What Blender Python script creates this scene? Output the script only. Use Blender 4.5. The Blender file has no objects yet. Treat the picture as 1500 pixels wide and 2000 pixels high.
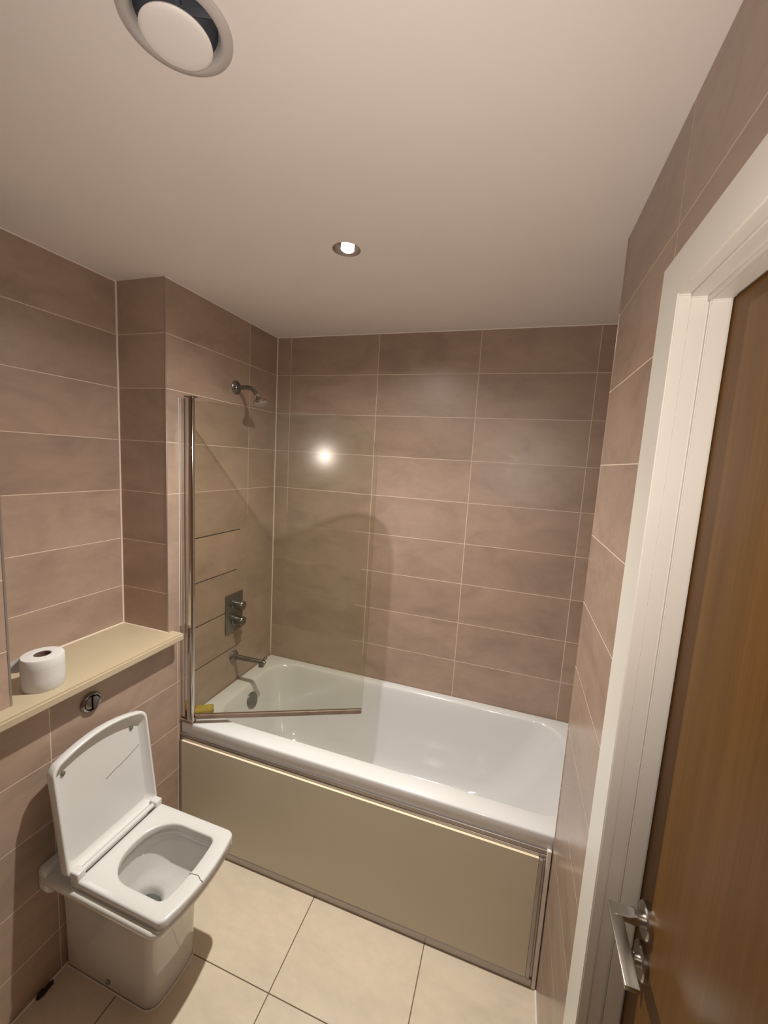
import bpy, bmesh, math, random
from mathutils import Vector, Matrix
random.seed(7)
PI = math.pi
SC = bpy.context.scene
COL = SC.collection

# ------------------------------------------------------------------ camera
CAM = Vector((1.2820, -1.2969, 1.7338)); YAW, PITCH, ROLL, FPX = 0.3098, -0.12486, 0.05839, 793.3
cd = bpy.data.cameras.new('camera'); cam = bpy.data.objects.new('camera', cd); COL.objects.link(cam)
cyw, syw, cpt, spt = math.cos(YAW), math.sin(YAW), math.cos(PITCH), math.sin(PITCH)
fwd = Vector((-syw*cpt, cyw*cpt, spt)); rgt = Vector((cyw, syw, 0)); up = rgt.cross(fwd)
r2 = math.cos(ROLL)*rgt + math.sin(ROLL)*up; u2 = -math.sin(ROLL)*rgt + math.cos(ROLL)*up
M = Matrix((r2, u2, -fwd)).transposed().to_4x4(); M.translation = CAM
cam.matrix_world = M
cd.sensor_fit = 'VERTICAL'; cd.sensor_height = 36.0; cd.sensor_width = 27.0
cd.lens = FPX/2000*36.0; cd.clip_start = 0.01; cd.clip_end = 20
SC.camera = cam

# ------------------------------------------------------------------ world, lights, exposure
w = bpy.data.worlds.new('world'); SC.world = w; w.use_nodes = True
w.node_tree.nodes['Background'].inputs['Color'].default_value = (0.9, 0.8, 0.7, 1)
w.node_tree.nodes['Background'].inputs['Strength'].default_value = 0.0
SC.view_settings.view_transform = 'Standard'; SC.view_settings.look = 'None'
SC.view_settings.gamma = 1.0; SC.view_settings.use_curve_mapping = False
SC.view_settings.exposure = -0.08
H = 2.353
def light(name, kind, loc, watts, col, radius, rot=(0, 0, 0), **kw):
    l = bpy.data.lights.new(name, kind); l.energy = watts; l.color = col
    if kind in ('POINT', 'SPOT'): l.shadow_soft_size = radius
    for k, v in kw.items(): setattr(l, k, v)
    o = bpy.data.objects.new(name, l); o.location = loc; o.rotation_euler = rot; COL.objects.link(o)
    return o
DL1 = (0.735, -0.105)
WARM = (1.0, 0.98, 0.91)
# one lamp: a bright core beam and the weaker spill round it
light('downlight_core_beam', 'SPOT', (DL1[0], DL1[1], H-0.003), 120, WARM, 0.018, spot_size=math.radians(116), spot_blend=1.0)
light('downlight_spill', 'SPOT', (DL1[0], DL1[1], H-0.003), 52, WARM, 0.018, spot_size=math.radians(164), spot_blend=0.8)
# the phone's own flash, lit beside its lens
fl = light('phone_flash_light', 'SPOT', CAM + r2*-0.006 + u2*0.012, 25.5, (1.0, 0.90, 0.82), 0.006, spot_size=math.radians(146), spot_blend=0.8)
fl.rotation_euler = (Matrix.Rotation(math.radians(11), 3, r2) @ fwd).to_track_quat('-Z', 'Y').to_euler()

# ------------------------------------------------------------------ helpers
def link(name, me, mat=None, parent=None):
    o = bpy.data.objects.new(name, me); COL.objects.link(o)
    if mat is not None:
        for m in (mat if isinstance(mat, (list, tuple)) else [mat]): me.materials.append(m)
    if parent is not None:
        o.parent = parent
        o.matrix_parent_inverse = wm(parent).inverted()
    return o
def wm(o):
    m = Matrix.Translation(o.location) @ o.rotation_euler.to_matrix().to_4x4()
    return wm(o.parent) @ o.matrix_parent_inverse @ m if o.parent else m
def obj(name, bm, mat=None, parent=None, smooth=None, recenter=False):
    bmesh.ops.recalc_face_normals(bm, faces=bm.faces)
    me = bpy.data.meshes.new(name); bm.to_mesh(me); bm.free()
    loc = None
    if recenter:
        xs = [v.co for v in me.vertices]
        loc = Vector(((min(c.x for c in xs)+max(c.x for c in xs))/2, (min(c.y for c in xs)+max(c.y for c in xs))/2, min(c.z for c in xs)))
        me.transform(Matrix.Translation(-loc))
    if smooth is not None:
        for p in me.polygons: p.use_smooth = True
        try: me.set_sharp_from_angle(angle=math.radians(smooth))
        except Exception: pass
    o = link(name, me, mat, parent)
    if loc is not None: o.location = loc
    return o
def empty(name, loc, label, cat, group=None):
    o = bpy.data.objects.new(name, None); COL.objects.link(o); o.location = loc
    o.empty_display_size = 0.05
    o['label'] = label; o['category'] = cat
    if group: o['group'] = group
    return o
def tag(o, label, cat, group=None):
    o['label'] = label; o['category'] = cat
    if group: o['group'] = group
    return o
def struct(o, label=None, cat=None):
    o['kind'] = 'structure'
    if label: o['label'] = label; o['category'] = cat
    return o
def box(bm, x0, x1, y0, y1, z0, z1, bev=0.0, seg=2, mi=0):
    b = bmesh.new()
    bmesh.ops.create_cube(b, size=1)
    for v in b.verts:
        v.co = Vector(((x0+x1)/2+v.co.x*(x1-x0), (y0+y1)/2+v.co.y*(y1-y0), (z0+z1)/2+v.co.z*(z1-z0)))
    if bev: bmesh.ops.bevel(b, geom=b.edges[:], offset=bev, segments=seg, profile=0.5, affect='EDGES')
    return merge(bm, b, mi)
def merge(bm, b, mi=0, mat=None):
    mp = {}
    for v in b.verts: mp[v] = bm.verts.new(mat @ v.co if mat else v.co)
    for f in b.faces:
        try:
            g = bm.faces.new([mp[v] for v in f.verts]); g.material_index = mi; g.smooth = f.smooth
        except ValueError: pass
    b.free(); return bm
def frame_to(a, b):
    z = (Vector(b)-Vector(a)).normalized()
    t = Vector((0, 0, 1)) if abs(z.z) < 0.95 else Vector((1, 0, 0))
    x = t.cross(z).normalized(); y = z.cross(x)
    return x, y, z
def lathe(bm, base, axis, prof, n=40, mi=0, cap0=True, cap1=True):
    """prof: (radius, distance along axis)"""
    base = Vector(base); x, y, z = frame_to((0, 0, 0), axis)
    rings = []
    for r, h in prof:
        if r < 1e-6: rings.append([bm.verts.new(base+z*h)]); continue
        rings.append([bm.verts.new(base+z*h+(x*math.cos(2*PI*k/n)+y*math.sin(2*PI*k/n))*r) for k in range(n)])
    for a, b in zip(rings, rings[1:]):
        for k in range(n):
            k2 = (k+1) % n
            if len(a) == 1 and len(b) == 1: continue
            if len(a) == 1: f = bm.faces.new((a[0], b[k], b[k2]))
            elif len(b) == 1: f = bm.faces.new((a[k], a[k2], b[0]))
            else: f = bm.faces.new((a[k], a[k2], b[k2], b[k]))
            f.material_index = mi
    if cap0 and len(rings[0]) > 1: bm.faces.new(list(reversed(rings[0]))).material_index = mi
    if cap1 and len(rings[-1]) > 1: bm.faces.new(rings[-1]).material_index = mi
    return bm
def tube(bm, pts, rad, n=20, mi=0):
    pts = [Vector(p) for p in pts]; rad = rad if isinstance(rad, (list, tuple)) else [rad]*len(pts)
    prev = None; rings = []
    for i, p in enumerate(pts):
        t = (pts[min(i+1, len(pts)-1)]-pts[max(i-1, 0)]).normalized()
        if prev is None:
            a = Vector((0, 0, 1)) if abs(t.z) < 0.9 else Vector((0, 1, 0)); x = a.cross(t).normalized()
        else: x = (prev - t*prev.dot(t)).normalized()
        prev = x; y = t.cross(x)
        rings.append([bm.verts.new(p+(x*math.cos(2*PI*k/n)+y*math.sin(2*PI*k/n))*rad[i]) for k in range(n)])
    for a, b in zip(rings, rings[1:]):
        for k in range(n):
            bm.faces.new((a[k], a[(k+1) % n], b[(k+1) % n], b[k])).material_index = mi
    bm.faces.new(list(reversed(rings[0]))).material_index = mi; bm.faces.new(rings[-1]).material_index = mi
    return bm
def rrect(x0, x1, y0, y1, r, bow=0.0, nc=8, ns=8):
    """rounded rectangle outline, counter-clockwise; r = one radius or (x1y0, x1y1, x0y1, x0y0); bow pushes the x1 side out"""
    if not isinstance(r, (list, tuple)): r = (r,)*4
    cs = [((x1-r[0], y0+r[0]), -90, r[0]), ((x1-r[1], y1-r[1]), 0, r[1]), ((x0+r[2], y1-r[2]), 90, r[2]), ((x0+r[3], y0+r[3]), 180, r[3])]
    P = []
    for i, (c, a0, rr) in enumerate(cs):
        for k in range(nc+1):
            a = math.radians(a0+90*k/nc); P.append((c[0]+rr*math.cos(a), c[1]+rr*math.sin(a)))
        c2, a2, rr2 = cs[(i+1) % 4]; a = math.radians(a2); q = (c2[0]+rr2*math.cos(a), c2[1]+rr2*math.sin(a)); p = P[-1]
        for k in range(1, ns): P.append((p[0]+(q[0]-p[0])*k/ns, p[1]+(q[1]-p[1])*k/ns))
    if bow:
        yc, hw = (y0+y1)/2, (y1-y0)/2
        P = [(x+bow*max(0, 1-((y-yc)/hw)**2)*max(0, (x-x0)/(x1-x0))**3, y) for x, y in P]
    return P
def loft(bm, rings, mi=0, cap0=True, cap1=True, close=False):
    R = [[bm.verts.new(p) for p in ring] for ring in rings]
    n = len(R[0])
    pairs = list(zip(R, R[1:])) + ([(R[-1], R[0])] if close else [])
    for a, b in pairs:
        for k in range(n): bm.faces.new((a[k], a[(k+1) % n], b[(k+1) % n], b[k])).material_index = mi
    if not close:
        if cap0: bm.faces.new(list(reversed(R[0]))).material_index = mi
        if cap1: bm.faces.new(R[-1]).material_index = mi
    return R
def at(P, z): return [Vector((x, y, z)) for x, y in P]

# ------------------------------------------------------------------ materials
def newmat(name):
    m = bpy.data.materials.new(name); m.use_nodes = True; nt = m.node_tree
    b = nt.nodes['Principled BSDF']; return m, nt, b
def N(nt, t, **kw):
    n = nt.nodes.new(t)
    for k, v in kw.items(): setattr(n, k, v)
    return n
def math_(nt, op, a, b=None, c=None, clamp=False):
    n = N(nt, 'ShaderNodeMath', operation=op, use_clamp=clamp)
    for i, v in enumerate((a, b, c)):
        if v is None: continue
        if isinstance(v, (int, float)): n.inputs[i].default_value = v
        else: nt.links.new(v, n.inputs[i])
    return n.outputs[0]
def mixc(nt, f, a, b, mode='MIX'):
    n = N(nt, 'ShaderNodeMix', data_type='RGBA', blend_type=mode)
    for i, v in ((0, f), (6, a), (7, b)):
        if isinstance(v, (int, float)): n.inputs[i].default_value = v
        elif isinstance(v, tuple): n.inputs[i].default_value = v if len(v) == 4 else v+(1,)
        else: nt.links.new(v, n.inputs[i])
    return n.outputs[2]
def noise(nt, vec, scale, detail=3, rough=0.5, dist=0.0):
    n = N(nt, 'ShaderNodeTexNoise'); n.inputs['Scale'].default_value = scale; n.inputs['Detail'].default_value = detail
    n.inputs['Roughness'].default_value = rough; n.inputs['Distortion'].default_value = dist
    if vec is not None: nt.links.new(vec, n.inputs['Vector'])
    return n.outputs['Fac']
def ramp(nt, f, stops):
    n = N(nt, 'ShaderNodeValToRGB'); e = n.color_ramp.elements
    while len(e) < len(stops): e.new(0.5)
    for el, (p, c) in zip(e, stops): el.position = p; el.color = c if len(c) == 4 else tuple(c)+(1,)
    nt.links.new(f, n.inputs[0]); return n.outputs[0]
def plain(name, col, rough=0.5, metal=0.0, var=0.0, scale=20, coat=0.0, bump=0.0, spec=0.5, sss=0.0):
    m, nt, b = newmat(name)
    b.inputs['Base Color'].default_value = col+(1,); b.inputs['Roughness'].default_value = rough; b.inputs['Metallic'].default_value = metal
    b.inputs['Coat Weight'].default_value = coat; b.inputs['Coat Roughness'].default_value = 0.06; b.inputs['Specular IOR Level'].default_value = spec
    tc = N(nt, 'ShaderNodeTexCoord').outputs['Object']
    if var:
        f = noise(nt, tc, scale, 4)
        c = mixc(nt, f, tuple(x*(1-var) for x in col), tuple(min(1, x*(1+var)) for x in col)); nt.links.new(c, b.inputs['Base Color'])
    if bump:
        bp = N(nt, 'ShaderNodeBump'); bp.inputs['Strength'].default_value = bump; bp.inputs['Distance'].default_value = 0.001
        nt.links.new(noise(nt, tc, scale*4, 3), bp.inputs['Height']); nt.links.new(bp.outputs[0], b.inputs['Normal'])
    return m

TILE = (0.362, 0.256, 0.195); GROUT = (0.68, 0.54, 0.43)
def tile_mat(name, axis, u0, pu, z0, pz, col=TILE, grout=GROUT, half=0.0013, rough=0.36, mould=None, grime=None, no_z=False, flat=False, var=0.12):
    """tiles laid out in metres on the wall: axis = horizontal axis of the wall (0 x, 1 y); joints at u0 + k*pu and z0 + k*pz"""
    m, nt, b = newmat(name)
    pos = N(nt, 'ShaderNodeNewGeometry').outputs['Position']
    s = N(nt, 'ShaderNodeSeparateXYZ'); nt.links.new(pos, s.inputs[0])
    u = s.outputs[axis]; v = s.outputs[1 if flat else 2]
    def joint(c, c0, p):
        t = math_(nt, 'DIVIDE', math_(nt, 'SUBTRACT', c, c0), p)
        fl = math_(nt, 'FLOOR', t); fr = math_(nt, 'SUBTRACT', t, fl)
        d = math_(nt, 'MULTIPLY', math_(nt, 'MINIMUM', fr, math_(nt, 'SUBTRACT', 1.0, fr)), p)
        return fl, d
    fu, du = joint(u, u0, pu); fv, dv = joint(v, z0, pz)
    d = math_(nt, 'MINIMUM', du, dv)
    mk = math_(nt, 'SUBTRACT', 1.0, math_(nt, 'SMOOTH_MIN', math_(nt, 'DIVIDE', d, half), 1.0, 0.3), clamp=True)
    mk = math_(nt, 'LESS_THAN', d, half)
    cell = N(nt, 'ShaderNodeCombineXYZ'); nt.links.new(fu, cell.inputs[0]); nt.links.new(fv, cell.inputs[1]); cell.inputs[2].default_value = u0*7.3+axis*3
    wn = N(nt, 'ShaderNodeTexWhiteNoise'); nt.links.new(cell.outputs[0], wn.inputs['Vector'])
    # each tile shows another stretch of the same soft stone pattern
    off = N(nt, 'ShaderNodeVectorMath', operation='MULTIPLY_ADD'); nt.links.new(wn.outputs['Color'], off.inputs[0])
    off.inputs[1].default_value = (7, 7, 7); nt.links.new(pos, off.inputs[2])
    mp = N(nt, 'ShaderNodeMapping'); nt.links.new(off.outputs[0], mp.inputs['Vector'])
    mp.inputs['Rotation'].default_value = (0.5, 0.5, 0) if not flat else (0, 0, 0.6)
    mp.inputs['Scale'].default_value = (1, 1, 1.9) if not flat else (1, 1.8, 1)
    n1 = noise(nt, mp.outputs[0], 4.0, 5, 0.6, 0.6); n2 = noise(nt, mp.outputs[0], 26, 4, 0.6)
    c1 = ramp(nt, n1, [(0.3, tuple(x*(1-var*1.5) for x in col)), (0.5, col), (0.72, tuple(x*(1+var) for x in col))])
    val = math_(nt, 'ADD', math_(nt, 'MULTIPLY', wn.outputs['Value'], var*0.9), 1.0-var*0.5)
    val = math_(nt, 'MULTIPLY', val, math_(nt, 'ADD', math_(nt, 'MULTIPLY', n2, 0.16), 0.92))
    cb = N(nt, 'ShaderNodeCombineColor')
    for i in range(3): nt.links.new(val, cb.inputs[i])
    c = mixc(nt, 1.0, c1, cb.outputs[0], 'MULTIPLY')
    gcol = grout
    if mould:
        # black mould in the low joints near the bath, with ragged ends of its own
        y1, zt = mould
        mf = math_(nt, 'MULTIPLY', math_(nt, 'LESS_THAN', s.outputs[2], zt), math_(nt, 'LESS_THAN', math_(nt, 'ADD', s.outputs[1], math_(nt, 'MULTIPLY', noise(nt, pos, 9, 2), 0.25)), y1+0.12))
        mf = math_(nt, 'MULTIPLY', mf, math_(nt, 'GREATER_THAN', s.outputs[1], 0.03))
        gcol = mixc(nt, mf, grout+(1,), (0.035, 0.022, 0.014, 1))
    if grime:
        # joints where the shower splashes have gone brown with limescale and dirt
        x1, zt = grime
        lim = math_(nt, 'ADD', s.outputs[0], math_(nt, 'MULTIPLY', noise(nt, pos, 5, 3), 0.3))
        gf = math_(nt, 'MULTIPLY', math_(nt, 'LESS_THAN', lim, x1+0.15), math_(nt, 'LESS_THAN', math_(nt, 'ADD', s.outputs[2], math_(nt, 'MULTIPLY', noise(nt, pos, 7, 3), 0.2)), zt+0.1))
        gcol = mixc(nt, math_(nt, 'MULTIPLY', gf, 0.72), gcol+(1,) if isinstance(gcol, tuple) else gcol, (0.25, 0.18, 0.12, 1))
    c = mixc(nt, mk, c, gcol)
    if mould: c = mixc(nt, math_(nt, 'MULTIPLY', mf, math_(nt, 'LESS_THAN', dv, 0.0023)), c, (0.035, 0.022, 0.014, 1))
    nt.links.new(c, b.inputs['Base Color'])
    r = math_(nt, 'ADD', math_(nt, 'MULTIPLY', mk, 0.4), math_(nt, 'ADD', math_(nt, 'MULTIPLY', n2, 0.12), rough-0.06))
    nt.links.new(r, b.inputs['Roughness'])
    hgt = math_(nt, 'SUBTRACT', math_(nt, 'MULTIPLY', n2, 0.06), math_(nt, 'MULTIPLY', mk, 0.9))
    bp = N(nt, 'ShaderNodeBump'); bp.inputs['Strength'].default_value = 0.5; bp.inputs['Distance'].default_value = 0.0012
    nt.links.new(hgt, bp.inputs['Height']); nt.links.new(bp.outputs[0], b.inputs['Normal'])
    return m
ZG = H-0.196-2.0
PZ = 0.2; PU = 0.4932
M_back = tile_mat('back_wall_tile', 0, 0.0845, PU, ZG, PZ, grime=(0.55, 1.40))
M_shower = tile_mat('shower_wall_tile', 1, 0.4377, 0.5017, ZG, PZ, mould=(0.40, 1.40), grime=(1.0, 1.42))
M_boxing = tile_mat('cistern_boxing_tile', 1, -0.508, PU, ZG, PZ)
M_recess = tile_mat('recess_tile', 1, -0.564, 0.5, ZG, PZ)
M_jog = tile_mat('box_face_tile', 0, 0.3, 0.9, ZG, PZ)
M_right = tile_mat('right_wall_tile', 1, -0.4394, PU, ZG, PZ, rough=0.24)
M_front = tile_mat('front_wall_tile', 0, 0.0845, PU, ZG, PZ)
M_floor = tile_mat('floor_tile', 0, 0.6735, 0.447, -0.3246, 0.447, col=(0.66, 0.55, 0.42), grout=(0.13, 0.085, 0.05), half=0.0017, rough=0.30, flat=True, var=0.06)
M_ceil = plain('ceiling_paint', (0.86, 0.80, 0.765), 0.9, var=0.02, scale=6)
M_white = plain('frame_gloss_paint', (0.73, 0.70, 0.635), 0.38, var=0.03, scale=9)
M_silicone = plain('silicone', (0.72, 0.60, 0.50), 0.45)
M_silicone_w = plain('white_silicone', (0.80, 0.72, 0.66), 0.4)
M_bath = plain('bath_acrylic', (0.655, 0.64, 0.63), 0.13, coat=0.3, var=0.015, scale=3)
M_ceramic = plain('toilet_ceramic', (0.63, 0.61, 0.58), 0.10, coat=0.5, var=0.015, scale=6)
M_plastic = plain('seat_plastic', (0.63, 0.615, 0.595), 0.22, var=0.015, scale=5)
M_shelf = plain('shelf_laminate', (0.46, 0.375, 0.255), 0.28, var=0.05, scale=7)
M_panel = plain('bath_panel_board', (0.60, 0.54, 0.42), 0.40, var=0.04, scale=5)
M_edge = plain('panel_cut_edge', (0.85, 0.72, 0.52), 0.5)
M_alu = plain('satin_aluminium', (0.40, 0.36, 0.34), 0.36, metal=0.8, var=0.08, scale=12)
M_chrome = plain('chrome', (0.62, 0.60, 0.58), 0.11, metal=1.0)
M_chrome_dull = plain('limescaled_chrome', (0.22, 0.22, 0.205), 0.27, metal=0.9, var=0.22, scale=60, bump=0.2)
M_button = plain('button_chrome', (0.30, 0.29, 0.28), 0.08, metal=1.0)
M_steel = plain('brushed_steel', (0.46, 0.43, 0.39), 0.30, metal=1.0, var=0.05, scale=40)
M_dark = plain('dark_hollow', (0.02, 0.018, 0.017), 0.7)
M_seal = plain('stained_seal', (0.22, 0.15, 0.11), 0.4, var=0.4, scale=25)
M_paper = plain('toilet_paper', (0.60, 0.575, 0.555), 0.95, var=0.03, scale=60, bump=0.4, spec=0.1)
M_card = plain('cardboard_core', (0.13, 0.075, 0.06), 0.9)
M_water = plain('bowl_water', (0.10, 0.11, 0.10), 0.03)
M_crack = plain('crack_line', (0.10, 0.085, 0.075), 0.8)
M_sponge = plain('yellow_sponge', (0.40, 0.28, 0.02), 0.9, var=0.3, scale=60, bump=1.0)
M_scour = plain('brown_scourer', (0.10, 0.055, 0.012), 0.95, var=0.4, scale=120, bump=1.0)
M_ventw = plain('vent_plastic', (0.88, 0.84, 0.81), 0.5, var=0.02, scale=14)
M_duct = plain('vent_duct', (0.13, 0.135, 0.16), 0.5, var=0.3, scale=30)
M_reflector = plain('downlight_reflector', (0.075, 0.045, 0.03), 0.5, metal=0.2)

def wood():
    m, nt, b = newmat('oak_veneer')
    tc = N(nt, 'ShaderNodeTexCoord').outputs['Object']
    mp = N(nt, 'ShaderNodeMapping'); nt.links.new(tc, mp.inputs['Vector']); mp.inputs['Scale'].default_value = (3, 3, 0.10)
    n1 = noise(nt, mp.outputs[0], 7, 5, 0.6, 1.2)
    mp2 = N(nt, 'ShaderNodeMapping'); nt.links.new(tc, mp2.inputs['Vector']); mp2.inputs['Scale'].default_value = (60, 60, 1.2)
    n2 = noise(nt, mp2.outputs[0], 4, 4, 0.7)
    c = ramp(nt, n1, [(0.25, (0.115, 0.050, 0.008)), (0.5, (0.142, 0.064, 0.011)), (0.75, (0.170, 0.078, 0.014))])
    g = ramp(nt, n2, [(0.35, (0.84, 0.80, 0.76)), (0.6, (1, 1, 1))])
    c = mixc(nt, 1.0, c, g, 'MULTIPLY'); nt.links.new(c, b.inputs['Base Color'])
    b.inputs['Roughness'].default_value = 0.42; b.inputs['Specular IOR Level'].default_value = 0.25
    bp = N(nt, 'ShaderNodeBump'); bp.inputs['Strength'].default_value = 0.15; bp.inputs['Distance'].default_value = 0.0005
    nt.links.new(n2, bp.inputs['Height']); nt.links.new(bp.outputs[0], b.inputs['Normal'])
    return m
M_wood = wood()
def glass(name, tint, film, edge=False):
    m, nt, b = newmat(name); nt.nodes.remove(b); out = nt.nodes['Material Output']
    tr = N(nt, 'ShaderNodeBsdfTransparent'); tr.inputs[0].default_value = tint+(1,)
    gl = N(nt, 'ShaderNodeBsdfGlossy'); gl.inputs['Roughness'].default_value = 0.02; gl.inputs[0].default_value = (1, 1, 1, 1)
    g2 = N(nt, 'ShaderNodeBsdfGlossy'); g2.inputs['Roughness'].default_value = 0.17; g2.inputs[0].default_value = (0.9, 0.88, 0.85, 1)
    df = N(nt, 'ShaderNodeBsdfDiffuse'); df.inputs[0].default_value = (0.75, 0.72, 0.66, 1)
    fr = N(nt, 'ShaderNodeFresnel'); fr.inputs[0].default_value = 1.45
    m1 = N(nt, 'ShaderNodeMixShader'); nt.links.new(math_(nt, 'MULTIPLY', fr.outputs[0], 0.18), m1.inputs[0]); nt.links.new(tr.outputs[0], m1.inputs[1]); nt.links.new(gl.outputs[0], m1.inputs[2])
    m2 = N(nt, 'ShaderNodeMixShader'); m2.inputs[0].default_value = 0.012; nt.links.new(m1.outputs[0], m2.inputs[1]); nt.links.new(g2.outputs[0], m2.inputs[2])
    # water marks: a thin dull film, heavier in streaks and low down where splashes dry
    tc = N(nt, 'ShaderNodeTexCoord').outputs['Object']
    f = math_(nt, 'MULTIPLY', math_(nt, 'ADD', noise(nt, tc, 6, 5, 0.7, 1.0), -0.2), film*1.6, clamp=True)
    m3 = N(nt, 'ShaderNodeMixShader'); nt.links.new(f, m3.inputs[0]); nt.links.new(m2.outputs[0], m3.inputs[1]); nt.links.new(df.outputs[0], m3.inputs[2])
    nt.links.new(m3.outputs[0], out.inputs[0]); return m
M_glass = glass('screen_glass', (0.930, 0.930, 0.885), 0.014)
M_glass_edge = glass('screen_glass_edge', (0.42, 0.44, 0.34), 0.10)
def emis(name, col, s):
    m, nt, b = newmat(name); b.inputs['Base Color'].default_value = (0.9, 0.85, 0.8, 1)
    b.inputs['Emission Color'].default_value = col+(1,); b.inputs['Emission Strength'].default_value = s; return m
M_bulb = emis('lit_bulb', (1.0, 0.92, 0.80), 4)

# ------------------------------------------------------------------ the room
W = 1.503; YB = 0.673; YJ = -0.064; D = -0.238; YF = -2.05; YN = -0.600; ZS = 0.994; WT = 0.2; XA = 1.702; YNIB = -0.013
def quad(bm, pts, mi=0):
    bm.faces.new([bm.verts.new(p) for p in pts]).material_index = mi
def slab(name, x0, x1, y0, y1, z0, z1, mat, lab=None, cat='wall', parent=None):
    bm = bmesh.new(); box(bm, x0, x1, y0, y1, z0, z1); o = obj(name, bm, mat, parent)
    if parent is None: struct(o, lab, cat)
    return o
slab('floor', D-0.1, XA+0.1, YF-0.1, YB+0.1, -0.10, 0.0, M_floor)
# ceiling: a slab with two round holes, for the downlight and the extract vent
bm = bmesh.new()
VC = (0.743, -0.753)
outer = [bm.verts.new((x, y, H)) for x, y in ((D-0.1, YF-0.1), (XA+0.1, YF-0.1), (XA+0.1, YB+0.1), (D-0.1, YB+0.1))]
es = [bm.edges.new((outer[k], outer[(k+1) % 4])) for k in range(4)]
for (cx_, cy_), r in ((DL1, 0.0425), (VC, 0.060)):
    vs = [bm.verts.new((cx_+r*math.cos(2*PI*k/48), cy_+r*math.sin(2*PI*k/48), H)) for k in range(48)]
    es += [bm.edges.new((vs[k], vs[(k+1) % 48])) for k in range(48)]
bmesh.ops.triangle_fill(bm, edges=es, use_beauty=True, use_dissolve=False)
g = bmesh.ops.extrude_face_region(bm, geom=bm.faces[:])
for v in g['geom']:
    if isinstance(v, bmesh.types.BMVert): v.co.z += 0.05
struct(obj('ceiling', bm, M_ceil))
slab('wall_back', D-0.1, XA+0.1, YB, YB+0.1, 0, H, M_back)
# left: the shower wall stands proud of the recess over the toilet shelf
bm = bmesh.new(); box(bm, D-0.1, 0.0, YJ, YB, ZS-0.03, H); box(bm, D-0.1, 0.0, -0.005, YB, 0, ZS-0.03)
for f in bm.faces:
    f.normal_update(); f.material_index = 1 if abs(f.normal.y) > 0.5 else 0
struct(obj('wall_left', bm, [M_shower, M_jog]))
slab('wall_left_recess', D-0.1, D, YN, YJ, ZS-0.03, H, M_recess)
slab('wall_left_boxing', D-0.1, 0.0, YF, -0.005, 0, ZS-0.031, M_boxing)
bm = bmesh.new(); box(bm, D-0.1, 0.0, YF, YN, ZS-0.03, H)
for f in bm.faces:
    f.normal_update(); f.material_index = 1 if abs(f.normal.y) > 0.5 else 0
struct(obj('wall_left_nib', bm, [M_boxing, M_jog]))
# right: tiled wall with the door opening, its end stands in front of the bath's far end
DY0, DY1, DZ = -0.549, -1.320, 2.002; DX = 1.559
bm = bmesh.new()
box(bm, W, W+WT, DY0+0.035, YNIB, 0, H); box(bm, W, W+WT, DY1-0.035, DY0+0.035, DZ+0.035, H); box(bm, W, W+WT, YF, DY1-0.035, 0, H)
struct(obj('wall_right', bm, M_right))
slab('wall_right_alcove', XA, XA+0.1, YNIB, YB, 0, H, M_boxing)
slab('wall_front', D-0.1, XA+0.1, YF-0.1, YF, 0, H, M_front)

# joint beads
def bead(name, a, b, r=0.004, mat=M_silicone):
    bm = bmesh.new(); tube(bm, [a, b], r, 8); return struct(obj(name, bm, mat, smooth=50), )
bead('trim_1', (0.001, YB-0.001, 0.575), (0.001, YB-0.001, H-0.001), 0.0035)
bead('trim_2', (D+0.001, YJ-0.001, ZS), (D+0.001, YJ-0.001, H-0.001), 0.0042)
bead('trim_3', (D, YJ-0.001, H-0.0005), (D, YN, H-0.0005), 0.003, M_silicone_w)
bead('trim_4', (0.0, YJ, H-0.0005), (0.0, YB, H-0.0005), 0.003, M_silicone_w)
bead('trim_5', (0.0, YB-0.0005, H-0.0005), (XA, YB-0.0005, H-0.0005), 0.003, M_silicone_w)
bead('trim_6', (D+0.001, YJ-0.001, ZS), (D+0.001, YN, ZS), 0.004)
bead('trim_7', (D, YJ-0.001, ZS), (0.0, YJ-0.001, ZS), 0.003)
bead('trim_8', (W-0.001, YNIB, 0.001), (W-0.001, DY0+0.09, 0.001), 0.005, M_silicone_w)
bead('trim_9', (0.001, -0.02, 0.001), (0.001, -1.2, 0.001), 0.004, M_silicone_w)
bm = bmesh.new(); box(bm, -0.003, 0.0009, YJ-0.0009, YJ+0.003, ZS, H-0.001, 0.0006, 1); struct(obj('trim_10', bm, M_alu))
bm = bmesh.new(); box(bm, -0.005, 0.0012, YN-0.005, YN+0.001, ZS, H-0.001, 0.0008, 1); struct(obj('trim_11', bm, M_alu))
bm = bmesh.new(); box(bm, W-0.0012, W+0.005, YNIB-0.005, YNIB+0.0012, 0.58, H-0.001, 0.0008, 1); struct(obj('trim_12', bm, M_right))

# ------------------------------------------------------------------ door and frame
fr = bpy.data.objects.new('door_1', None); COL.objects.link(fr); fr.location = (DX+0.02, (DY0+DY1)/2, 0)
struct(fr, 'oak veneer door closed in its white painted frame', 'door')
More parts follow.
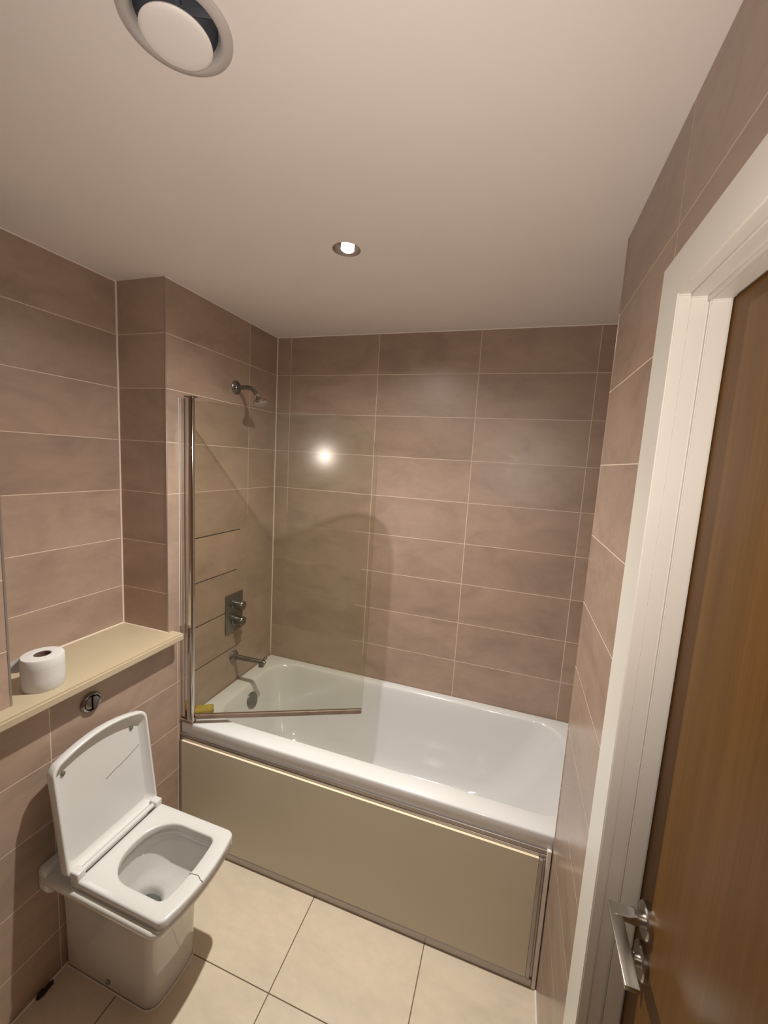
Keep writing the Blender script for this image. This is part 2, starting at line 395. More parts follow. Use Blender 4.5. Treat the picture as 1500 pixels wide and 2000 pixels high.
# architrave: U-shaped board round the opening
def u_board(x0, x1, yi, wy, zi, wz, yi2, bev=0.0015):
    bm = bmesh.new()
    P = [(yi, 0), (yi, zi), (yi2, zi), (yi2, 0), (yi2-wy, 0), (yi2-wy, zi+wz), (yi+wy, zi+wz), (yi+wy, 0)]
    a = [bm.verts.new((x0, y, z)) for y, z in P]; b = [bm.verts.new((x1, y, z)) for y, z in P]
    idx = [(0, 1, 6, 7), (1, 2, 5, 6), (2, 3, 4, 5)]
    for q in idx: bm.faces.new([a[i] for i in q]); bm.faces.new([b[i] for i in reversed(q)])
    for k in range(8): bm.faces.new((a[k], b[k], b[(k+1) % 8], a[(k+1) % 8]))
    bmesh.ops.recalc_face_normals(bm, faces=bm.faces)
    if bev: bmesh.ops.bevel(bm, geom=[e for e in bm.edges if len(e.link_faces) == 2 and e.calc_face_angle(0) > 1], offset=bev, segments=2, affect='EDGES')
    return bm
obj('architrave', u_board(1.485, 1.5028, -0.552, 0.090, 2.006, 0.072, -1.318, 0.002), M_white, fr)
obj('door_lining', u_board(1.503, 1.5255, -0.5485, 0.034, 2.003, 0.03, -1.3215), M_white, fr)
obj('door_lining', u_board(1.5257, 1.5295, -0.542, 0.0275, 1.997, 0.03, -1.328, 0), M_white, fr)
obj('door_stop', u_board(1.5297, 1.556, -0.5475, 0.033, 1.998, 0.03, -1.3225), M_white, fr)
obj('door_lining', u_board(1.5562, 1.700, -0.538, 0.0235, 2.006, 0.02, -1.332, 0), M_white, fr)
bm = bmesh.new(); box(bm, DX, DX+0.044, -1.329, -0.5415, 0.006, 2.002, 0.0012, 1); leaf = obj('door_leaf', bm, M_wood, fr); leaf['label'] = 'oak veneer door leaf'
# lever handle and thumb turn below it
hd = bpy.data.objects.new('door_handle', None); COL.objects.link(hd); hd.parent = fr; hd.matrix_parent_inverse = wm(fr).inverted(); hd.location = (DX, -0.590, 1.0)
hd['label'] = 'brushed steel lever handle'
bm = bmesh.new(); lathe(bm, (DX, -0.588, 0.998), (-1, 0, 0), [(0.0265, 0), (0.0265, 0.006), (0.0245, 0.0085), (0.013, 0.009)], 48); obj('rose', bm, M_steel, hd, smooth=30)
bm = bmesh.new()
tube(bm, [(DX-0.006, -0.588, 0.998), (DX-0.022, -0.588, 0.998)], 0.0105, 24)
bl = bmesh.new(); rings = []
for x, wy, hz in ((DX-0.018, 0.010, 0.0085), (DX-0.030, 0.0105, 0.006), (DX-0.045, 0.011, 0.0045), (DX-0.057, 0.0115, 0.004)):
    rings.append([Vector((x, -0.588+a*wy, 0.999+c*hz)) for a, c in ((-1, -1), (1, -1), (1, 1), (-1, 1))])
loft(bl, rings); bmesh.ops.bevel(bl, geom=bl.edges[:], offset=0.0008, segments=1, affect='EDGES'); merge(bm, bl)
box(bm, DX-0.060, DX-0.040, -0.702, -0.5775, 0.995, 1.003, 0.001, 2)
obj('lever', bm, M_steel, hd, smooth=40)
bm = bmesh.new(); lathe(bm, (DX, -0.592, 0.925), (-1, 0, 0), [(0.0265, 0), (0.0265, 0.005), (0.0245, 0.0075), (0.010, 0.008)], 48); obj('turn_rose', bm, M_steel, hd, smooth=30)
bm = bmesh.new(); lathe(bm, (DX-0.007, -0.592, 0.925), (-1, 0, 0), [(0.009, 0), (0.009, 0.008), (0.006, 0.009)], 24)
box(bm, DX-0.030, DX-0.014, -0.5955, -0.5885, 0.911, 0.939, 0.002, 2); obj('thumb_turn', bm, M_steel, hd, smooth=40)

# ------------------------------------------------------------------ bath
bt = empty('bathtub', (0.85, 0.335, 0), 'white bathtub with a beige front panel along the back wall', 'bathtub')
bm = bmesh.new()
X0, X1, Y0, Y1, ZR = 0.002, 1.700, 0.0, 0.6715, 0.570
def ro(d, r): return rrect(X0+d, X1-d, Y0+d, Y1-d, r)
rings = [at(ro(0.030, 0.004), 0.500), at(ro(0.004, 0.004), 0.500), at(ro(0.0, 0.005), 0.504), at(ro(0.0, 0.005), 0.561), at(ro(0.0012, 0.005), 0.566), at(ro(0.004, 0.006), 0.569), at(ro(0.009, 0.008), ZR)]
def inner(x0, x1, y0, y1, r, z): return at(rrect(x0, x1, y0, y1, r), z)
rings += [inner(0.078, 1.592, 0.074, 0.630, (0.13, 0.13, 0.12, 0.13), ZR), inner(0.083, 1.588, 0.078, 0.626, (0.13, 0.13, 0.12, 0.13), 0.568),
          inner(0.088, 1.583, 0.082, 0.622, 0.128, 0.563), inner(0.092, 1.578, 0.085, 0.619, 0.127, 0.553),
          inner(0.105, 1.555, 0.093, 0.611, 0.125, 0.50), inner(0.128, 1.50, 0.105, 0.599, 0.123, 0.40), inner(0.152, 1.435, 0.118, 0.586, 0.12, 0.30),
          inner(0.172, 1.375, 0.130, 0.574, 0.117, 0.23), inner(0.192, 1.335, 0.145, 0.559, 0.112, 0.195), inner(0.225, 1.285, 0.170, 0.534, 0.10, 0.172),
          inner(0.270, 1.230, 0.205, 0.499, 0.085, 0.163), inner(0.40, 1.05, 0.29, 0.41, 0.05, 0.160)]
loft(bm, rings, cap0=False)
tub = obj('tub', bm, M_bath, bt, smooth=60)
bm = bmesh.new(); ax = Vector((1, 0, 0.22)).normalized()
lathe(bm, (0.107, 0.352, 0.488), ax, [(0.040, -0.004), (0.040, 0.004), (0.036, 0.008), (0.014, 0.010), (0, 0.010)], 32)
o = obj('overflow_cover', bm, M_chrome_dull, bt, smooth=30); o['label'] = 'round dull metal overflow cover'
bm = bmesh.new(); lathe(bm, (0.36, 0.352, 0.1585), (0, 0, 1), [(0.034, 0), (0.034, 0.003), (0.028, 0.005), (0.024, 0.003), (0, 0.003)], 32); obj('drain', bm, M_chrome, bt, smooth=30)

bm = bmesh.new(); box(bm, 0.016, 1.465, -0.013, -0.0005, 0.038, 0.4885)
for f in bm.faces:
    f.normal_update(); f.material_index = 1 if f.normal.z > 0.5 else 0
bp_ = obj('front_panel', bm, [M_panel, M_edge], bt); bp_['label'] = 'plain beige board with a cream top edge'
YK = -0.0005
bm = bmesh.new(); box(bm, 0.004, 1.495, -0.004, YK, 0.489, 0.4995, 0.001, 1); box(bm, 0.004, 1.495, -0.0018, YK, 0.4998, 0.514, 0.0004, 1)
box(bm, 0.004, 1.495, -0.006, YK, 0.5145, 0.519, 0.001, 1); o = obj('top_rail', bm, M_alu, bp_); o['label'] = 'satin aluminium strip'
bm = bmesh.new(); box(bm, 0.004, 1.486, -0.010, YK, 0.0005, 0.018, 0.001, 1); box(bm, 0.004, 1.486, -0.0145, YK, 0.0185, 0.0375, 0.002, 1); o = obj('bottom_rail', bm, M_alu, bp_); o['label'] = 'satin aluminium strip'
bm = bmesh.new(); box(bm, 1.466, 1.478, -0.0145, YK, 0.038, 0.4885, 0.001, 1); box(bm, 1.4785, 1.486, -0.008, YK, 0.038, 0.4885, 0.001, 1); obj('side_rail', bm, M_alu, bp_)
bm = bmesh.new(); box(bm, 1.487, 1.5005, -0.0115, YK, 0.0005, 0.524, 0.002, 2); o = obj('corner_strip', bm, M_silicone_w, bp_); o['label'] = 'white corner strip'
bm = bmesh.new(); box(bm, 0.002, 0.0155, -0.011, YK, 0.038, 0.488, 0.001, 1); obj('side_rail', bm, M_alu, bp_)

# ------------------------------------------------------------------ bath screen
SA = math.radians(26.3); S0 = Vector((0.058, 0.004, 0)); st = Vector((math.cos(SA), math.sin(SA), 0)); sn = Vector((-st.y, st.x, 0))
def SP(t, n, z): return S0 + st*t + sn*n + Vector((0, 0, z))
sc = empty('bath_screen', (0.03, 0.006, 0.57), 'hinged clear glass bath screen with rounded top corner and chrome post', 'shower screen')
bm = bmesh.new(); out = [(0.008, 0.612), (0.727, 0.612), (0.737, 1.0), (0.7385, 1.70)]
RC = 0.185
for k in range(0, 17):
    a = PI/2*k/16; out.append((0.7385-RC+RC*math.cos(a), 1.912-RC+RC*math.sin(a)))
out += [(0.30, 1.917), (0.008, 1.921)]
fa = [bm.verts.new(SP(t, -0.003, z)) for t, z in out]; fb = [bm.verts.new(SP(t, 0.003, z)) for t, z in out]
bm.faces.new(fa).material_index = 0; bm.faces.new(list(reversed(fb))).material_index = 0
n = len(out)
for k in range(n): bm.faces.new((fa[k], fb[k], fb[(k+1) % n], fa[(k+1) % n])).material_index = 1
o = obj('glass_panel', bm, [M_glass, M_glass_edge], sc); o['label'] = 'clear glass with water marks'
def extr(bm, pts, z0, z1):
    a = [bm.verts.new((x, y, z0)) for x, y in pts]; b = [bm.verts.new((x, y, z1)) for x, y in pts]
    bm.faces.new(list(reversed(a))); bm.faces.new(b)
    for k in range(len(pts)): bm.faces.new((a[k], a[(k+1) % len(pts)], b[(k+1) % len(pts)], b[k]))
bm = bmesh.new(); box(bm, 0.0015, 0.024, 0.000, 0.018, 0.592, 1.932, 0.0012, 2); obj('wall_profile', bm, M_chrome, sc)
bm = bmesh.new()
cp = [(0.0475+0.0175*math.cos(2*PI*k/36)*(1.15 if math.cos(2*PI*k/36) > 0 else 1), 0.006+0.012*math.sin(2*PI*k/36)) for k in range(36)]
extr(bm, cp, 0.583, 1.934); obj('hinge_post', bm, M_chrome, sc, smooth=50)
bm = bmesh.new(); box(bm, 0.027, 0.071, -0.007, 0.019, 1.934, 1.940, 0.002, 2); o = obj('post_cap', bm, M_chrome_dull, sc); o['label'] = 'dark end cap'
bm = bmesh.new(); box(bm, 0.003, 0.066, -0.006, 0.018, 0.5715, 0.584, 0.002, 2); o = obj('post_foot', bm, M_seal, sc); o['label'] = 'dark stained foot'
bl = bmesh.new(); box(bl, 0.012, 0.727, -0.008, 0.008, 0.592, 0.612, 0.003, 2); mt = Matrix.Translation(S0) @ Matrix.Rotation(SA, 4, 'Z')
bm = bmesh.new(); merge(bm, bl, 0, mt); o = obj('bottom_seal', bm, M_seal, sc); o['label'] = 'brown stained bottom seal'
bm = bmesh.new(); box(bm, 0.0004, 0.0022, -0.0052, -0.0018, 0.998, 1.930, 0.0006, 1); o = obj('wall_seal', bm, M_silicone_w, sc); o['label'] = 'white sealant strip'

# ------------------------------------------------------------------ shower fittings
sh = empty('wall_shower', (0.0, 0.337, 2.033), 'chrome shower head on a bent arm high on left wall', 'shower')
bm = bmesh.new(); lathe(bm, (0.0005, 0.337, 2.033), (1, 0, 0), [(0.031, 0), (0.031, 0.003), (0.027, 0.007), (0.016, 0.010), (0.013, 0.014)], 40); obj('wall_flange', bm, M_chrome_dull, sh, smooth=30)
arm = []
for k in range(13):
    a = math.radians(52)*k/12; arm.append((0.062+0.055*math.sin(a), 0.337, 2.033-0.055*(1-math.cos(a))))
arm = [(0.006, 0.337, 2.033), (0.035, 0.337, 2.033)] + arm
e = Vector(arm[-1]); dr = Vector((math.cos(math.radians(52)), 0, -math.sin(math.radians(52)))); arm.append(tuple(e+dr*0.018))
bm = bmesh.new(); tube(bm, arm, 0.0095, 20); obj('shower_arm', bm, M_chrome_dull, sh, smooth=50)
e = Vector(arm[-1]); hdv = Vector((0.45, 0, -0.9)).normalized()
bm = bmesh.new(); lathe(bm, e-dr*0.004, hdv, [(0.011, 0), (0.0135, 0.004), (0.0135, 0.012), (0.010, 0.015), (0.014, 0.019), (0.026, 0.030), (0.0335, 0.040), (0.0345, 0.046), (0.032, 0.050)], 40)
obj('spray_bell', bm, M_chrome, sh, smooth=30)
bm = bmesh.new(); lathe(bm, e-dr*0.004+hdv*0.0495, hdv, [(0.0315, 0), (0.030, 0.002), (0.022, 0.0025), (0.020, 0.001), (0.012, 0.001), (0.010, 0.003), (0, 0.003)], 40)
o = obj('spray_face', bm, plain('spray_face_plastic', (0.42, 0.40, 0.39), 0.4), sh, smooth=30); o['label'] = 'grey spray face'

va = empty('shower_valve', (0.0, 0.338, 0.847), 'rectangular chrome shower valve plate with two knobs', 'shower valve')
bm = bmesh.new(); box(bm, 0.0005, 0.009, 0.275, 0.400, 0.847, 1.041, 0.003, 2); obj('plate', bm, M_chrome_dull, va, smooth=40)
for z in (0.985, 0.905):
    bm = bmesh.new(); lathe(bm, (0.008, 0.338, z), (1, 0, 0), [(0.028, 0), (0.028, 0.006), (0.0225, 0.008), (0.0225, 0.050), (0.0205, 0.053), (0, 0.053)], 36)
    k = obj('knob', bm, M_chrome_dull, va, smooth=30)
    bm = bmesh.new(); tube(bm, [(0.044, 0.350, z), (0.044, 0.376, z)], 0.0052, 14); obj('lever_pin', bm, M_chrome, k, smooth=40)

sp = empty('bath_spout', (0.0, 0.342, 0.708), 'dull chrome bath spout below the shower valve', 'bath spout')
bm = bmesh.new(); lathe(bm, (0.0005, 0.342, 0.708), (1, 0, 0), [(0.030, 0), (0.030, 0.004), (0.024, 0.012), (0.0145, 0.018)], 36); obj('wall_flange', bm, M_chrome_dull, sp, smooth=30)
bm = bmesh.new(); tube(bm, [(0.010, 0.342, 0.708), (0.08, 0.342, 0.709), (0.150, 0.342, 0.710), (0.178, 0.342, 0.710), (0.186, 0.342, 0.709)], [0.0125, 0.0120, 0.0125, 0.0125, 0.009], 24)
obj('spout_tube', bm, M_chrome_dull, sp, smooth=40)
bm = bmesh.new(); lathe(bm, (0.166, 0.342, 0.712), (0, 0, -1), [(0.0125, 0), (0.0135, 0.010), (0.0135, 0.024), (0.0105, 0.026), (0, 0.024)], 24); obj('nozzle', bm, M_chrome_dull, sp, smooth=30)
bm = bmesh.new(); lathe(bm, (0.176, 0.342, 0.716), (0.5, 0, 0.85), [(0.004, 0), (0.004, 0.018), (0.008, 0.019), (0.0085, 0.027), (0.006, 0.030), (0, 0.030)], 20); obj('diverter_knob', bm, M_chrome_dull, sp, smooth=30)

# sponge on the front corner of the bath rim
sg = empty('sponge', (0.058, 0.075, 0.571), 'yellow scouring sponge on the bath rim behind the screen post', 'sponge')
def lump(x0, x1, y0, y1, z0, z1, amp, bev, rot, seed):
    b = bmesh.new(); box(b, x0, x1, y0, y1, z0, z1, bev, 3)
    bmesh.ops.subdivide_edges(b, edges=b.edges[:], cuts=2, use_grid_fill=True)
    rr = random.Random(seed); c = Vector(((x0+x1)/2, (y0+y1)/2, z0))
    for v in b.verts:
        v.co += Vector((rr.uniform(-amp, amp), rr.uniform(-amp, amp), rr.uniform(-amp, amp)*(v.co.z > z0+0.002)))
    bm = bmesh.new(); merge(bm, b, 0, Matrix.Translation(c) @ Matrix.Rotation(rot, 4, 'Z') @ Matrix.Translation(-c)); return bm
obj('foam', lump(0.024, 0.100, 0.040, 0.092, 0.5815, 0.607, 0.0009, 0.006, 0.55, 1), M_sponge, sg, smooth=60)
o = obj('scouring_pad', lump(0.024, 0.100, 0.040, 0.092, 0.5708, 0.582, 0.0005, 0.001, 0.55, 2), M_scour, sg); o['label'] = 'dark brown scouring side'

# ------------------------------------------------------------------ shelf over the cistern
sf = empty('cistern_shelf', (-0.09, -1.0, 0.963), 'long cream shelf running over the boxed-in cistern', 'shelf')
bm = bmesh.new()
P = [(-0.2375, -0.0655), (0.0005, -0.0655), (0.0005, -0.036), (0.058, -0.036), (0.058, -2.04), (0.0005, -2.04), (0.0005, -0.6015), (-0.2375, -0.6015)]
zs0, zs1 = 0.9635, 0.994
ft = [(0.0, zs0), (0.0, zs1)]
a = [bm.verts.new((x, y, zs0)) for x, y in P]; b = [bm.verts.new((x, y, zs1)) for x, y in P]
for q in ((0, 1, 6, 7), (1, 2, 3, 4, 5, 6)):
    bm.faces.new([a[i] for i in q]); bm.faces.new([b[i] for i in reversed(q)])
for k in range(8): bm.faces.new((a[k], b[k], b[(k+1) % 8], a[(k+1) % 8]))
bmesh.ops.recalc_face_normals(bm, faces=bm.faces)
ed = [e for e in bm.edges if all(v.co.x > 0.05 for v in e.verts) or all(abs(v.co.y+0.036) < 1e-4 and v.co.x > -0.01 for v in e.verts)]
bmesh.ops.bevel(bm, geom=[e for e in ed if e.calc_face_angle(0) > 1], offset=0.006, segments=4, affect='EDGES')
obj('board', bm, M_shelf, sf, smooth=50)

# toilet roll
tr = empty('toilet_roll', (-0.036, -0.497, 0.994), 'white toilet roll standing on the cream shelf', 'toilet roll')
bm = bmesh.new(); RCX, RCY, RZ0, RZ1 = -0.036, -0.497, 0.9945, 1.094
prof = [(0.021, RZ1-0.003), (0.0225, RZ1), (0.035, RZ1+0.0006), (0.0515, RZ1-0.0015), (0.0535, RZ1-0.005), (0.0540, RZ1-0.03), (0.0538, RZ0+0.03), (0.0532, RZ0+0.002), (0.052, RZ0), (0.022, RZ0), (0.021, RZ0+0.002)]
lathe(bm, (RCX, RCY, 0), (0, 0, 1), prof+[prof[0]], 64, cap0=False, cap1=False); obj('paper', bm, M_paper, tr, smooth=50)
bm = bmesh.new(); lathe(bm, (RCX, RCY, 0), (0, 0, 1), [(0.0208, RZ0), (0.0208, RZ1-0.001), (0.0195, RZ1-0.001), (0.0195, RZ0)], 40, cap0=False, cap1=False); lathe(bm, (RCX, RCY, 0), (0, 0, 1), [(0.0195, RZ0+0.001), (0, RZ0+0.001)], 40, cap0=False)
o = obj('core', bm, M_card, tr, smooth=50); o['label'] = 'dark hollow cardboard core'
# loose end of the paper, standing away from the roll towards the wall end
bm = bmesh.new(); rows = []
path = [(-0.072, -0.462), (-0.083, -0.480), (-0.092, -0.505), (-0.098, -0.530), (-0.094, -0.552)]
for i, (x, y) in enumerate(path):
    zlo = RZ0 + (0.0 if i < 1 else 0.045 + 0.006*math.sin(i*1.7)); zhi = RZ1-0.004-0.004*i
    rows.append([Vector((x+0.003*math.sin(j*1.3+i), y, zlo+(zhi-zlo)*j/5)) for j in range(6)])
for i in range(len(rows)-1):
    for j in range(5):
        if i == 0 and j == 0: pass
R = [[bm.verts.new(p) for p in r] for r in rows]
for i in range(len(R)-1):
    for j in range(5): bm.faces.new((R[i][j], R[i+1][j], R[i+1][j+1], R[i][j+1]))
g = bmesh.ops.solidify(bm, geom=bm.faces[:], thickness=0.0006)
o = obj('loose_sheet', bm, M_paper, tr, smooth=60); o['label'] = 'loose torn paper end'

# flush button on the boxing
fb = empty('flush_button', (0.0, -0.384, 0.880), 'round chrome flush button on tiles above the toilet lid', 'flush button')
bm = bmesh.new(); lathe(bm, (0.0003, -0.384, 0.880), (1, 0, 0), [(0.034, 0), (0.034, 0.004), (0.031, 0.009), (0.026, 0.010), (0.0245, 0.006), (0.0245, 0.002)], 48, cap1=False); lathe(bm, (0.0023, -0.384, 0.880), (1, 0, 0), [(0.0245, 0), (0.0, 0)], 48, cap0=False)
obj('ring', bm, M_button, fb, smooth=30)
for s, dz, top in ((1, 0, 0.015), (-1, 0, 0.009)):
    bm = bmesh.new(); pts = []
    for k in range(17):
        a = -PI/2+PI*k/16; pts.append((s*math.cos(a)*0.0225+s*0.001, math.sin(a)*0.0225))
    lo = [bm.verts.new((0.0025, -0.384+y, 0.880+z)) for y, z in pts]; hi = [bm.verts.new((top, -0.384+y*0.93, 0.880+z*0.93)) for y, z in pts]
    bm.faces.new(hi); bm.faces.new(list(reversed(lo)))
    for k in range(17): bm.faces.new((lo[k], lo[(k+1) % 17], hi[(k+1) % 17], hi[k]))
    obj('push_half', bm, M_button, fb, smooth=30)

# ------------------------------------------------------------------ toilet
TY = -0.398
tl = empty('toilet', (0.22, TY, 0), 'white square toilet with its lid raised against the tiled boxing', 'toilet')
HW = 0.161; ZP = 0.410
def pr(x1, hw, r, z, bow=0.0, x0=0.0015, r0=0.012): return at(rrect(x0, x1, TY-hw, TY+hw, (r, r, r0, r0), bow), z)
bm = bmesh.new()
rings = [pr(0.362, 0.094, 0.030, 0.0, 0.012), pr(0.364, 0.095, 0.030, 0.010, 0.012), pr(0.366, 0.096, 0.028, 0.15, 0.014), pr(0.370, 0.098, 0.028, 0.25, 0.016),
         pr(0.382, 0.104, 0.028, 0.295, 0.018), pr(0.405, 0.118, 0.028, 0.332, 0.022), pr(0.430, 0.137, 0.028, 0.360, 0.024), pr(0.450, 0.154, 0.026, 0.378, 0.025),
         pr(0.460, 0.1625, 0.025, 0.386, 0.025), pr(0.463, 0.1645, 0.025, 0.391, 0.025), pr(0.464, 0.165, 0.025, 0.401, 0.025), pr(0.462, 0.1635, 0.024, 0.407, 0.025), pr(0.457, 0.159, 0.022, ZP, 0.025)]
def bowl(x0, x1, hw, rf, rr_, z): return at(rrect(x0, x1, TY-hw, TY+hw, (rf, rf, rr_, rr_)), z)
rings += [bowl(0.180, 0.440, 0.122, 0.045, 0.105, ZP), bowl(0.184, 0.437, 0.118, 0.045, 0.103, 0.405), bowl(0.184, 0.438, 0.119, 0.045, 0.104, 0.375),
          bowl(0.180, 0.444, 0.126, 0.050, 0.108, 0.368), bowl(0.180, 0.440, 0.124, 0.055, 0.108, 0.352), bowl(0.184, 0.425, 0.112, 0.055, 0.100, 0.325), bowl(0.186, 0.395, 0.094, 0.060, 0.085, 0.292), bowl(0.190, 0.345, 0.068, 0.050, 0.062, 0.268),
          bowl(0.196, 0.305, 0.048, 0.040, 0.046, 0.252), bowl(0.200, 0.290, 0.041, 0.036, 0.040, 0.235), bowl(0.202, 0.284, 0.038, 0.034, 0.037, 0.20), bowl(0.205, 0.278, 0.034, 0.031, 0.031, 0.16)]
loft(bm, rings)
obj('pan', bm, M_ceramic, tl, smooth=55)
bm = bmesh.new(); loft(bm, [bowl(0.201, 0.287, 0.0395, 0.035, 0.038, 0.216), bowl(0.201, 0.287, 0.0395, 0.035, 0.038, 0.218)]); obj('water', bm, M_water, tl)
# raised back edge of the pan against the wall
bm = bmesh.new()
yz = rrect(TY-HW, TY+HW, 0.335, 0.437, (0.02, 0.02, 0.015, 0.035))
a = [Vector((0.0015, y, z)) for y, z in rrect(TY-HW+0.0, TY+HW, 0.335, 0.436, (0.035, 0.012, 0.012, 0.035))]
b_ = [Vector((0.026, v.y, v.z)) for v in a]; c_ = [Vector((0.030, TY+(v.y-TY)*0.98, 0.386+(v.z-0.386)*0.96)) for v in a]
loft(bm, [a, b_, c_]); obj('back_upstand', bm, M_ceramic, tl, smooth=55)
bm = bmesh.new(); lathe(bm, (0.190, TY-0.0955, 0.030), (0, -1, 0), [(0.008, 0), (0.008, 0.003), (0.005, 0.005), (0, 0.005)], 20); o = obj('fixing_cap', bm, M_button, tl, smooth=30); o['label'] = 'small dark chrome fixing cap'
bm = bmesh.new(); loft(bm, [pr(0.367, 0.099, 0.032, 0.0005, 0.012), pr(0.364, 0.0965, 0.030, 0.005, 0.012)], cap0=False, cap1=False); o = obj('floor_sealant', bm, M_silicone_w, tl, smooth=60); o['label'] = 'white sealant round the foot'
# seat
st_ = bmesh.new(); SX0, SX1, SH = 0.148, 0.470, 0.1525
def so(d, z): return at(rrect(SX0+d, SX1-d, TY-SH+d, TY+SH-d, (0.018, 0.018, 0.012, 0.012), 0.024), z)
def si(d, z): return at(rrect(0.198-d, 0.427+d, TY-0.107-d, TY+0.107+d, (0.018, 0.018, 0.095, 0.095), 0.012), z)
loft(st_, [so(0.004, 0.4145), so(0.0, 0.418), so(0.0, 0.434), so(0.0015, 0.438), so(0.005, 0.440), si(0.004, 0.440), si(0.0012, 0.438), si(0, 0.434), si(0.002, 0.416), si(0.006, 0.4145)], close=True)
seat = obj('seat', st_, M_plastic, tl, smooth=50)
bm = bmesh.new(); cr = [(0.4385, -0.415), (0.446, -0.4105), (0.456, -0.410), (0.467, -0.408), (0.476, -0.412), (0.484, -0.417), (0.4935, -0.418)]
for (x0, y0), (x1, y1) in zip(cr, cr[1:]):
    d = Vector((y0-y1, x1-x0, 0)).normalized()*0.0011
    p = [Vector((x0, y0, 0.4402))+d, Vector((x0, y0, 0.4402))-d, Vector((x1, y1, 0.4402))-d, Vector((x1, y1, 0.4402))+d]
    quad(bm, p); 
    quad(bm, [v-Vector((0, 0, 0.002)) for v in reversed(p)])
o = obj('crack', bm, M_crack, seat); o['label'] = 'hairline crack across the front'
# lid: shallow tray, hinged at the back and leaning to the wall
TH = math.radians(8.0); LU = Vector((-math.sin(TH), 0, math.cos(TH))); LN = Vector((math.cos(TH), 0, math.sin(TH))); L0 = Vector((0.094, 0, 0.436)); LL = 0.345; LT = 0.034
def LP(P2, n): return [L0 + LU*a_ + LN*n + Vector((0, b__, 0)) for a_, b__ in P2]
def lo(d, n, bow=0.034): return LP(rrect(0+d, LL-d, TY-0.1595+d, TY+0.1595-d, (0.022, 0.022, 0.020, 0.020), bow), n)
bm = bmesh.new()
loft(bm, [lo(0.008, 0.0), lo(0.002, 0.003), lo(0.0, 0.008), lo(0.0, LT-0.003), lo(0.0012, LT-0.0008), lo(0.003, LT), lo(0.0065, LT), lo(0.008, LT-0.001), lo(0.009, LT-0.003), lo(0.022, 0.008), lo(0.026, 0.007)])
lid = obj('lid', bm, M_plastic, tl, smooth=50)
for yy in (-0.118, 0.112):
    bm = bmesh.new(); c = L0+LU*0.305+LN*0.007+Vector((0, TY+yy, 0)); lathe(bm, c, LN, [(0.0065, -0.001), (0.0065, 0.004), (0.004, 0.006), (0, 0.006)], 16); o = obj('bumper', bm, plain('grey_bumper', (0.12, 0.11, 0.10), 0.5), lid, smooth=40); o['label'] = 'small grey rubber bumper'
bm = bmesh.new(); cr = [(0.228, 0.136), (0.216, 0.100), (0.205, 0.060), (0.203, 0.040), (0.192, 0.004)]
for i, ((a0, b0), (a1, b1)) in enumerate(zip(cr, cr[1:])):
    d = Vector((b0-b1, a1-a0, 0)).normalized()*0.0009
    p = [L0+LU*(q[0])+LN*0.0074+Vector((0, TY+q[1], 0)) for q in ((a0+d.x, b0+d.y), (a0-d.x, b0-d.y), (a1-d.x, b1-d.y), (a1+d.x, b1+d.y))]
    quad(bm, p); quad(bm, [v-LN*0.001 for v in reversed(p)])
o = obj('crack', bm, M_crack, lid); o['label'] = 'thin curved crack in the lid'
# hinge: rod with a bracket at each end
bm = bmesh.new(); tube(bm, [(0.139, TY-0.125, 0.447), (0.139, TY+0.130, 0.447)], 0.0078, 20); obj('hinge_rod', bm, M_plastic, tl, smooth=50)
for yy in (-0.139, 0.139):
    bm = bmesh.new(); box(bm, 0.122, 0.156, TY+yy-0.013, TY+yy+0.013, 0.4105, 0.462, 0.004, 2); obj('hinge_bracket', bm, M_plastic, tl, smooth=50)

# dark lump of dirt where floor meets the left wall
bm = bmesh.new(); bmesh.ops.create_icosphere(bm, subdivisions=4, radius=1.0)
rr = random.Random(5); ph = [rr.uniform(0, 6) for _ in range(6)]
for v in bm.verts:
    k = 1+0.13*math.sin(5*v.co.y+ph[0])+0.10*math.sin(9*v.co.z+7*v.co.y+ph[1])+0.06*math.sin(17*v.co.x+ph[2])
    v.co = Vector((0.0105+0.0085*v.co.x*k, -0.567+0.024*v.co.y*k, max(0.0003, 0.0045+0.0075*v.co.z*k)))
tag(obj('dirt_lump', bm, plain('old_dirt', (0.03, 0.018, 0.010), 0.9, var=0.4, scale=80), None, 60, True), 'dark brown lump of dirt on the floor at the foot of the left wall', 'dirt')

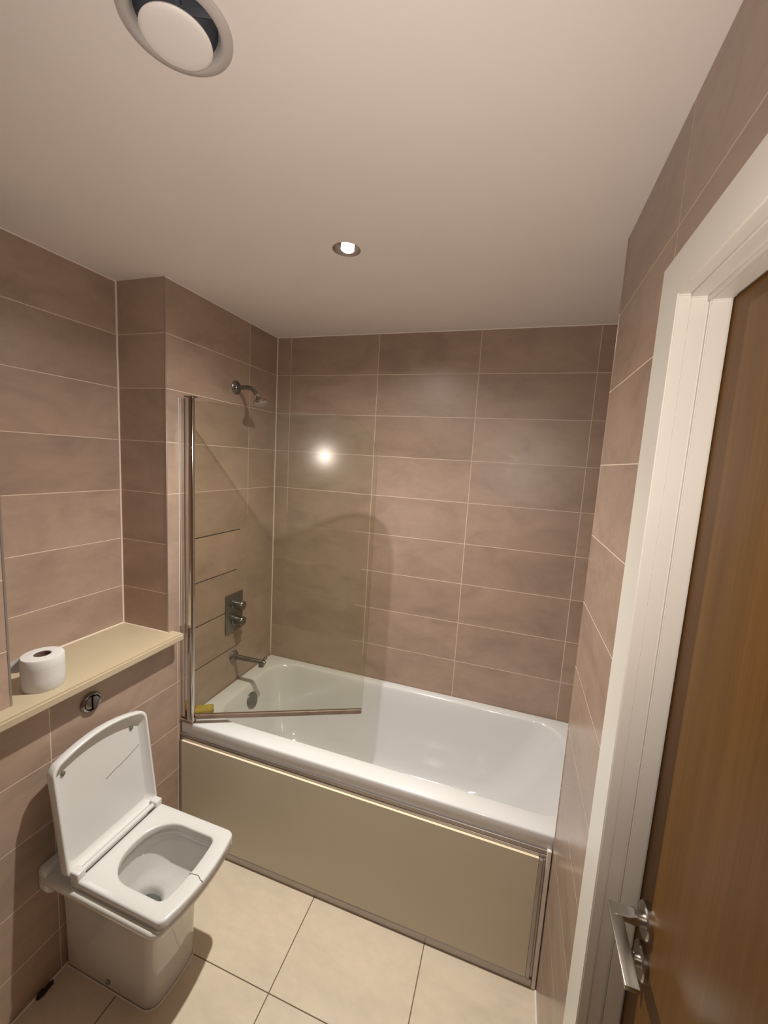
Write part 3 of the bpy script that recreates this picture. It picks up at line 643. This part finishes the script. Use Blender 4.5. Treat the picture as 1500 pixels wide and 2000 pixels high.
# ------------------------------------------------------------------ ceiling fittings
vt = empty('extract_vent', (VC[0], VC[1], H-0.03), 'round white extract vent in the ceiling', 'vent')
bm = bmesh.new(); lathe(bm, (VC[0], VC[1], H), (0, 0, -1), [(0.0785, 0.0003), (0.0785, 0.0025), (0.0765, 0.0042), (0.070, 0.0062), (0.0655, 0.0068), (0.062, 0.0050), (0.0590, -0.001), (0.0570, -0.010), (0.0565, -0.020)], 72, cap0=False, cap1=False)
bmesh.ops.solidify(bm, geom=bm.faces[:], thickness=0.0008)
obj('vent_ring', bm, M_ventw, vt, smooth=40)
bm = bmesh.new(); lathe(bm, (VC[0], VC[1], H), (0, 0, -1), [(0.0565, -0.005), (0.0560, -0.075), (0, -0.075)], 48, cap0=False); obj('duct', bm, M_duct, vt, smooth=40)
bm = bmesh.new()
for a in (0.4, 0.4+2*PI/3, 0.4+4*PI/3):
    b2 = bmesh.new(); box(b2, 0.004, 0.055, -0.0035, 0.0035, 0.018, 0.024)
    merge(bm, b2, 0, Matrix.Translation((VC[0], VC[1], H)) @ Matrix.Rotation(a, 4, 'Z'))
lathe(bm, (VC[0], VC[1], H+0.035), (0, 0, -1), [(0.006, 0), (0.006, 0.05)], 16); obj('spider', bm, M_duct, vt)
bm = bmesh.new(); lathe(bm, (VC[0], VC[1], H-0.012), (0, 0, -1), [(0.0, 0), (0.040, 0.001), (0.0488, 0.004), (0.0497, 0.006), (0.0485, 0.0078), (0.044, 0.0092), (0.03, 0.0100), (0, 0.0102)], 64); obj('vent_disc', bm, M_ventw, vt, smooth=40)
dl = empty('ceiling_downlight', (DL1[0], DL1[1], H), 'lit recessed downlight in the ceiling above the bath', 'ceiling light')
bm = bmesh.new(); lathe(bm, (DL1[0], DL1[1], H), (0, 0, -1), [(0.0423, 0.0002), (0.0423, -0.004), (0.040, -0.008), (0.034, -0.030), (0.030, -0.045), (0, -0.045)], 56, cap0=False)
obj('reflector', bm, M_reflector, dl, smooth=40)
bm = bmesh.new(); lathe(bm, (DL1[0], DL1[1]+0.007, H+0.004), (0.0, -0.1, -1), [(0.0195, -0.02), (0.020, 0.0), (0.016, 0.003), (0, 0.0045)], 48); obj('bulb', bm, M_bulb, dl, smooth=40)
